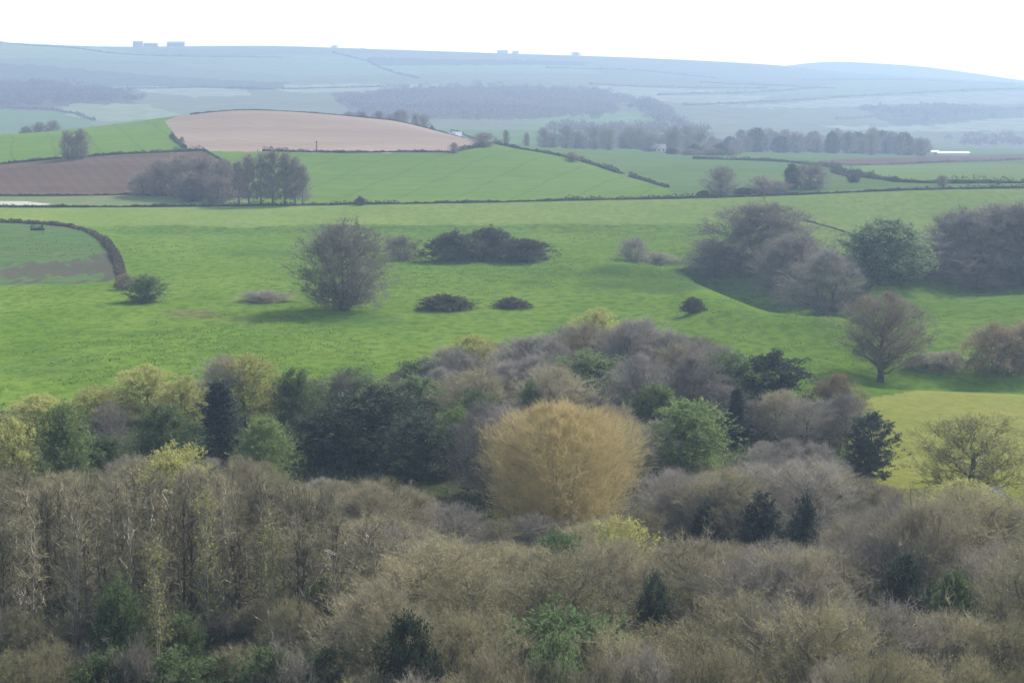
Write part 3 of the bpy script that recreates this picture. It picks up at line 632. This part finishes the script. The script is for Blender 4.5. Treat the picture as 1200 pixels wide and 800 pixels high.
# below and right of the willow
layer(400, 860, 13, 142, 160, [(400,570),(520,575),(580,600),(720,615),(780,560),(860,560)], 10, 100, 140, [('tan', 2), ('olive', 1), ('ash', 1.5)], 313)
layer(760, 1040, 10, 152, 168, [(760,545),(850,540),(960,545),(1040,560)], 10, 100, 150, [('tan', 1), ('ash', 2), ('olive', 1)], 314)
layer(400, 1230, 20, 124, 140, [(400,610),(560,620),(700,640),(840,625),(960,600),(1040,590),(1100,575),(1230,585)], 14, 120, 170, [('ash', 2), ('tan', 2), ('olive', 2)], 315)
layer(400, 1230, 19, 112, 124, [(400,665),(560,660),(700,670),(850,650),(1000,640),(1230,640)], 18, 120, 170, [('ash', 2), ('tan', 1), ('olive', 2)], 316)
layer(400, 1230, 17, 100, 111, [(400,715),(560,720),(700,725),(850,705),(1000,700),(1230,710)], 18, 110, 160, [('ash', 1), ('tan', 1), ('olive', 3), ('mid', .6)], 317)
layer(400, 1230, 15, 92, 100, [(400,765),(560,770),(800,765),(1000,760),(1230,760)], 15, 90, 130, [('olive', 3), ('mid', .7), ('green', .4), ('dark', .5), ('ash', 2), ('tan', 2)], 318)
layer(1030, 1230, 6, 160, 176, [(1030,575),(1230,545)], 10, 90, 130, [('olive', 1), ('yellow', 1)], 319)

# undergrowth on the wood floor
b = MB(); g = np.random.default_rng(44)
n = 52000; Yg = g.uniform(88, 226, n); ug = g.uniform(-120, 1320, n); xg = (ug-CU)/F*Yg
keep = ~((ug > 1000) & (Yg > 166)) & (snoise(xg*.25, Yg*.25, 9) > -.5); xg, Yg = xg[keep], Yg[keep]
zg = H(xg, Yg)+g.uniform(.05, 1.1, len(xg))**1.5
b.leaves(np.stack([xg, Yg, zg], 1), .34, g, 0)
n2 = len(xg)//3; P0 = np.stack([xg[:n2], Yg[:n2], H(xg[:n2], Yg[:n2])], 1)
b.ribbons(P0, P0+unit(g, n2)*.5+np.array([0, 0, 1.3]), .04, g, 1)
tag(b.build('undergrowth', mm('leaf_mid', 'twig_tan')), 'green undergrowth covering the floor of the wood', kind='stuff')

# rough tussocks on the meadow
b = MB(); g = np.random.default_rng(45); n = 90000; Yg = 236+g.uniform(0, 1, n)**1.2*250; ug = g.uniform(-60, 1260, n); xg = (ug-CU)/F*Yg
msk = snoise(xg*.09, Yg*.06, 21)+.7*snoise(xg*.4, Yg*.3, 22)+1.2*np.exp(-((Yg-385)/28)**2)*((ug > 560) & (ug < 860))
keep = (msk > .75) & ~((ug > 985) & (Yg < 262)); xg, Yg = xg[keep], Yg[keep]
b.leaves(np.stack([xg, Yg, H(xg, Yg)+g.uniform(0, .1, len(xg))], 1), .27, g, 0, .5)
tag(b.build('rough_grass', mm('tussock')), 'rough dark grass tussocks scattered over the meadow', kind='stuff')

# ------------------------------------------------------------------ hedges
def hedge(pts, hgt, wid, label, mat='hedge', dens=26, leaf=.42, ymin=480, world=None, name='hedge', seed=0):
    g = np.random.default_rng(900+len(bpy.data.objects)+seed)
    P = [ground(u, v, ymin)[:2] for u, v in pts] if world is None else world
    P = np.array(P); d = np.hypot(*np.diff(P, axis=0).T); L = np.concatenate([[0], d.cumsum()])
    n = int(L[-1]*dens); s = g.uniform(0, L[-1], n)
    x = np.interp(s, L, P[:, 0]); y = np.interp(s, L, P[:, 1])
    i = np.clip(np.searchsorted(L, s)-1, 0, len(P)-2); tx, ty = (P[i+1]-P[i]).T/d[i]
    hgt = hgt*(.8 if ymin < 1000 else .7); hv = hgt*(1+.3*np.sin(s*.21+1)+.22*np.sin(s*.83)+.18*np.sin(s*2.1)); hv *= (.75+.5*(np.sin(s*.057+2) > -.2))
    q = g.uniform(-1, 1, n); z = g.uniform(0, 1, n)**.8
    wv = wid/2*q*np.sqrt(np.clip(1-(z*.9)**2, .1, 1)); zz = hv*z*(1-.25*q*q)
    x2 = x-ty*wv; y2 = y+tx*wv
    b = MB(); b.leaves(np.stack([x2, y2, H(x2, y2)+zz], 1), leaf, g, 0)
    k = max(4, int(L[-1]/max(2.5, wid*1.5))); ss = np.linspace(0, L[-1], k); cxx = np.interp(ss, L, P[:, 0]); cyy = np.interp(ss, L, P[:, 1])
    hc = hgt*(1+.3*np.sin(ss*.21+1)+.22*np.sin(ss*.83))*.42
    b.tube(np.stack([cxx, cyy, H(cxx, cyy)+hc*.55], 1), np.minimum(hc, wid*.38), 6)
    o = b.build(name, [M[mat]]); tag(o, label, 'hedge')
    return o
hedge([(-60,243),(0,243),(140,243),(280,242.3),(360,241),(420,240),(600,237),(740,234),(800,233)], 1.1, 1.6, 'long low dark hedge running straight below the ploughed field', ymin=540)
hedge([(800,233),(900,230),(1000,226),(1110,222),(1200,221),(1260,220)], 1.1, 1.6, 'long low dark hedge continuing right below the pale fields', ymin=530)
hedge([(-60,231),(0,230),(150,228.5),(180,229.5),(300,232)], .9, 1.5, 'dark hedge along the bottom of the ploughed field')
hedge([(-60,197),(0,193),(100,184),(180,179.5),(238,177)], 1.5, 2.0, 'dark hedge along the top of the ploughed field', dens=30)
hedge([(238,177),(262,190),(285,206)], .9, 1.4, 'thin hedge running down between ploughed field and green field')
hedge([(308,177.5),(400,179.3),(530,179),(560,173),(576,168.5)], 1.3, 1.8, 'dark hedge along the lower edge of the pinkish field')
hedge([(580,169),(610,175),(660,184),(700,195),(729,204)], 1.6, 2.2, 'dark diagonal hedge crossing the green fields right of the pinkish field')
hedge([(738,207),(760,213),(782,220)], 1.3, 2.0, 'short lower hedge after the gap in the diagonal hedge')
hedge([(201,161),(208,167),(217,174)], 1.6, 2.2, 'short dark hedge at the left corner of the pinkish field', dens=34)
hedge([(506,151.5),(530,153),(542,157),(552,163)], 1.3, 1.8, 'curved dark hedge on the right shoulder of the pinkish field', ymin=700)
hedge([(812,186.5),(925,190.5),(975,196.5),(1010,208),(1050,213.5),(1100,215.5),(1200,215),(1260,215)], 2.0, 3.0, 'winding dark hedge below the brown field at right', ymin=560)
hedge([(975,202),(995,207),(1003,211)], 1.6, 3, 'short dark hedge stub inside the bend of the winding hedge', ymin=560)
hedge([(-40,259),(0,260.5),(50,263),(85,267),(108,274),(122,283),(133,296),(139,310),(143,327),(141,338)], 1.25, 2.3, 'curving brown and dark hedge in the meadow at left', 'hedge_brown', 60, .4, ymin=300)
hedge([(940,258),(970,266),(1005,277)], .4, .6, 'thin dark leafy line marking a ditch slanting across the right slope', dens=26, leaf=.25, ymin=300)  # low hedge mesh standing in for a small ditch line
hedge([(36,270),(52,270)], .9, 2, 'small dark hedge fragment in the rough left pasture', ymin=300)
hedge([(345,135),(380,136),(400,140)], .7, 1.4, 'dark hedge on the crest of the pinkish field', ymin=800, world=[((u-600)/F*y, y) for u, y in ((225,945),(300,955),(390,952),(470,950),(545,930))])
hedge([(960,193),(1080,191.5),(1200,187)], .8, 1.5, 'pale thin hedge between brown field and pale field', 'hedge_brown', 20, ymin=560)
# far hillside hedges
for k, (pts, l) in enumerate([([(390,62),(430,72),(490,92)], 'faint hedge slanting down the far ridge right of its middle tree'), ([(0,50.5),(60,55),(120,62),(180,66),(330,68)], 'faint hedge along the brow of the left spur of the ridge'),
   ([(690,99),(760,103),(900,104)], 'faint level hedge on the far slope right of the far wood'), ([(800,124),(900,120),(1000,113),(1200,105)], 'faint long hedge rising across the right far slope'),
   ([(330,105),(420,103),(480,101)], 'faint short hedge above the far wood'), ([(820,97),(900,100),(980,104)], 'faint hedge under the right ridge skyline'),
   ([(940,95),(1060,94),(1190,99)], 'faint hedge along the right ridge line'), ([(980,140),(1090,131),(1200,127)], 'faint lower hedge on the right far slope'),
   ([(150,104),(230,103),(320,105)], 'faint hedge over the pale left field on the far slope'), ([(110,142),(90,134),(60,129),(0,126)], 'faint hedge over the far green field at left'),
   ([(770,112),(860,110),(960,103)], 'faint hedge between two pale bands on the right far slope'), ([(640,80),(760,84),(840,92)], 'faint hedge across the upper ridge above the far wood')]):
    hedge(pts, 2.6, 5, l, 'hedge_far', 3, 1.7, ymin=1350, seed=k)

# far woods that read as one mass
def mass(P, n, hgt, leaf, label, seed, vy=(1400, 3500), mat='far_wood'):
    g = np.random.default_rng(seed); P = np.array(P, float); C = []
    while len(C) < n:
        u = g.uniform(P[:, 0].min(), P[:, 0].max()); v = g.uniform(P[:, 1].min(), P[:, 1].max())
        if inpoly(np.array([u]), np.array([v]), P)[0]:
            x, y, z = ground(u, v, vy[0]); C.append((x+g.normal(0, 5), y+g.normal(0, 25)))
    C = np.array(C); hgt *= .62; leaf *= .75; r = g.uniform(.45, .85, n)*hgt; b = MB(); m = 80
    d = unit(g, n*m).reshape(n, m, 3); d[:, :, 2] = np.abs(d[:, :, 2])*1.1
    ctr = np.stack([C[:, 0], C[:, 1], H(C[:, 0], C[:, 1])+hgt*.25], 1)
    pts = ctr[:, None]+d*r[:, None, None]*g.uniform(.5, 1.1, (n, m))[:, :, None]
    b.leaves(pts.reshape(-1, 3), leaf, g, 0)
    base = ctr.copy(); base[:, 2] -= hgt*.3; b.ribbons(base, ctr+np.array([0, 0, hgt*.2]), .35, g, 0)
    tag(b.build('woodland', [M[mat]]), label, 'woodland', kind='stuff')
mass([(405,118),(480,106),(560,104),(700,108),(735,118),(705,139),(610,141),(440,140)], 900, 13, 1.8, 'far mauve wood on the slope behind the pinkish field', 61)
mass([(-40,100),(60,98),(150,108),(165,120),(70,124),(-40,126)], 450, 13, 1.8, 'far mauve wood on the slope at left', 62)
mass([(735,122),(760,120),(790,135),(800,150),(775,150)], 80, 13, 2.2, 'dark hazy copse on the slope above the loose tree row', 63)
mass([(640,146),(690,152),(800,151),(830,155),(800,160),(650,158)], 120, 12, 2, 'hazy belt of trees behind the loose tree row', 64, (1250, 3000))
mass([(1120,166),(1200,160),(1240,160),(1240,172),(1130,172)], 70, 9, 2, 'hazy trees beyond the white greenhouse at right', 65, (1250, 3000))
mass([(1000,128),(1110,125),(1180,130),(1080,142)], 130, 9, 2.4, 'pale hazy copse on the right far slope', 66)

# ------------------------------------------------------------------ buildings
bm_ = dict(shade=plain('dark felt', (.05,.055,.06), 1.), stone=plain('grey stone', (.33,.31,.29), .9), white=plain('white render', (.6,.59,.56), .8, .06), slate=plain('slate', (.2,.2,.21), .7), glass=plain('dark glass', (.05,.06,.07), .2, .1),
           poly=plain('white sheeting', (.62,.63,.63), .9, .05), wood=plain('weathered grey boards', (.2,.22,.24), 1.), pale=plain('pale chalky ground', (.22,.23,.2), 1.))
def building(name, u, v, Y, wd, dp, hw, hr, label, wall='stone', roof='slate', nwin=3, cat='building', rz=0., flat=False, ymin=None):
    if Y is None: x, Y, z = ground(u, v, ymin or 500)
    else: x = float((u-CU)/F*Y); z = float(H(x, Y))
    e = bpy.data.objects.new(name, None); COL.objects.link(e); e.location = (x, Y, z-.6); e.rotation_euler = (0, 0, rz)
    tag(e, label, cat)
    b = MB(); b.box(-wd/2, wd/2, -dp/2, dp/2, 0, hw+.6)
    if not flat:
        b.add([(-wd/2,-dp/2,hw+.6),(-wd/2,dp/2,hw+.6),(-wd/2,0,hw+hr+.6)], [(0,1,2)]); b.add([(wd/2,-dp/2,hw+.6),(wd/2,dp/2,hw+.6),(wd/2,0,hw+hr+.6)], [(0,1,2)])
    b.build('wall', [bm_[wall]], e)
    r = MB(); o_ = .4; z0 = hw+.6
    if flat: r.box(-wd/2-.3, wd/2+.3, -dp/2-.3, dp/2+.3, z0+.003, z0+.35)
    else:
        for s in (-1, 1):
            r.add([(-wd/2-o_, s*(dp/2+o_), z0-.1), (wd/2+o_, s*(dp/2+o_), z0-.1), (wd/2+o_, 0, z0+hr+.2), (-wd/2-o_, 0, z0+hr+.2),
                   (-wd/2-o_, s*(dp/2+o_), z0+.1), (wd/2+o_, s*(dp/2+o_), z0+.1), (wd/2+o_, 0, z0+hr+.4), (-wd/2-o_, 0, z0+hr+.4)],
                  [(0,1,2,3),(4,5,6,7),(0,1,5,4),(0,3,7,4),(1,2,6,5)])
    r.build('roof', [bm_[roof]], e)
    for i in range(nwin):
        w = MB(); xx = (i+.5)/nwin*wd-wd/2; w.box(xx-.5, xx+.5, -dp/2-.05, -dp/2+.1, .6+hw*.35, .6+hw*.75); w.build('window', [bm_['glass']], e)
    return e
building('farm_building', 167, 0, 3585, 17, 12, 7.5, 2.5, 'taller hazy stone block at the left of the ridge skyline buildings')
building('farm_building', 182, 0, 3590, 26, 10, 4.5, 2, 'low hazy range joining the two ridge skyline blocks')
building('farm_building', 211, 0, 3585, 32, 14, 6.5, 2.2, 'broad hazy block at the right of the ridge skyline buildings')
building('farmhouse', 589, 0, 3585, 20, 10, 3.8, 2, 'tiny white building on the skyline left of the rounded tree clump', 'white')
building('farmhouse', 604, 0, 3585, 12, 9, 3.2, 2, 'smaller tiny white building on the skyline beside the other white one', 'white')
building('farmhouse', 536, 0, 1075, 4.5, 4, 2.6, 1.8, 'small white house behind the crest of the pinkish field', 'white', 'poly')
building('cottage', 529, 0, 1070, 4, 4, 2.2, 1.2, 'low pale outhouse left of the small white house', 'white')
building('cottage', 772, 178, None, 7, 5, 1.8, 2.0, 'grey roofed house among trees beyond the diagonal hedge', 'white', 'slate', 3, ymin=900)
building('greenhouse', 1114, 0, 1230, 20, 9, 1.6, .5, 'long low white greenhouse beyond the brown right field', 'poly', 'poly', 0)
building('greenhouse', 1093, 0, 1235, 4.5, 8, 2.0, .6, 'short white shed at the left end of the long greenhouse', 'poly', 'poly', 0)
building('shed', 1171, 0, 166, 1.5, 1.8, 3.5, .35, 'small grey boarded shed half hidden by trees at the right edge of the wood', 'wood', 'shade', 1, 'shed', .2)
# thin post at the edge of the pinkish field
x, y, z = ground(371, 178.5, 650); b = MB(); b.tube([(0,0,-.4),(0,0,2),(0,0,4.2)], [.22,.2,.16], 8); b.tube([(-.5,0,3.9),(.5,0,3.9)], [.1,.1], 5)
o = b.build('post', [M['bark']]); o.location = (x, y, z); tag(o, 'thin dark post on the hedge of the pinkish field', 'post')
# pale patch in the strip field at far left
P = [(-40,236.5),(30,236.5),(44,238),(62,239.5),(52,241.3),(-40,240.8)]; W_ = [ground(u, v, 540) for u, v in P]; b = MB()
W_ = np.array(W_); W_[:, 2] += .12; b.add(W_, [(0,1,2,5)]); b.add(W_, [(2,3,4,5)]); tag(b.build('track', [bm_['pale']]), 'pale chalky track in the strip below the ploughed field', 'track', kind='structure')

# ------------------------------------------------------------------ air
hz = MB(); hz.box(-18000, 18000, -60, 5000, float(ZU.min())-1, float(ZU.max())+14)
m, t, N, L = nt('haze'); out = N.new('ShaderNodeOutputMaterial'); pv_ = N.new('ShaderNodeVolumePrincipled')
pv_.inputs['Color'].default_value = (.37,.51,.73,1); pv_.inputs['Density'].default_value = 3.0e-4; pv_.inputs['Anisotropy'].default_value = .4
L.new(pv_.outputs[0], out.inputs['Volume'])
tag(hz.build('haze', [m]), 'pale blue haze over the valley', 'haze', kind='stuff')

# ------------------------------------------------------------------ light, camera, render settings
AZ, EL = R(42), R(40)                      # azimuth to the right of the view direction (+Y), elevation
w = bpy.data.worlds.new('World'); S.world = w; w.use_nodes = True; N = w.node_tree.nodes; L = w.node_tree.links
bg = N['Background']; sky = N.new('ShaderNodeTexSky'); sky.sky_type = 'NISHITA'; sky.sun_disc = False
sky.sun_elevation = EL; sky.sun_rotation = AZ; sky.dust_density = 3; sky.air_density = 1.0
tc = N.new('ShaderNodeTexCoord'); sx = N.new('ShaderNodeSeparateXYZ'); L.new(tc.outputs['Generated'], sx.inputs[0])
ml = N.new('ShaderNodeMath'); ml.operation = 'MULTIPLY'; ml.inputs[1].default_value = -10.0; L.new(sx.outputs['Z'], ml.inputs[0])
ex = N.new('ShaderNodeMath'); ex.operation = 'EXPONENT'; L.new(ml.outputs[0], ex.inputs[0])
ad = N.new('ShaderNodeMix'); ad.data_type = 'RGBA'; ad.blend_type = 'ADD'; ad.clamp_factor = True
ad.inputs[7].default_value = (9.5, 9.6, 9.5, 1)                     # thin white veil low in the sky
L.new(ex.outputs[0], ad.inputs[0]); L.new(sky.outputs[0], ad.inputs[6])
L.new(ad.outputs[2], bg.inputs[0]); bg.inputs[1].default_value = .11
sl = bpy.data.lights.new('sun', 'SUN'); sl.energy = 5; sl.angle = R(.5); sl.color = (1,.95,.86)
so = bpy.data.objects.new('sun', sl); COL.objects.link(so)
sd = Vector((math.sin(AZ)*math.cos(EL), math.cos(AZ)*math.cos(EL), math.sin(EL)))
so.rotation_euler = sd.to_track_quat('Z', 'Y').to_euler(); so.location = (200, 200, 300)
cam = bpy.data.cameras.new('camera'); co = bpy.data.objects.new('camera', cam); COL.objects.link(co)
co.location = (0, 0, CAMZ); co.rotation_euler = (math.pi/2-PITCH, 0, 0)
cam.sensor_width = 36; cam.lens = 18/math.tan(R(15)); cam.clip_start = 1; cam.clip_end = 30000
S.camera = co
S.view_settings.view_transform = 'Standard'; S.view_settings.look = 'None'; S.view_settings.gamma = 1; S.view_settings.exposure = 1.0
S.cycles.use_adaptive_sampling = False; S.cycles.max_bounces = 6; S.cycles.transparent_max_bounces = 4; S.cycles.volume_bounces = 0
S.cycles.use_denoising = True; S.cycles.denoising_prefilter = 'ACCURATE'
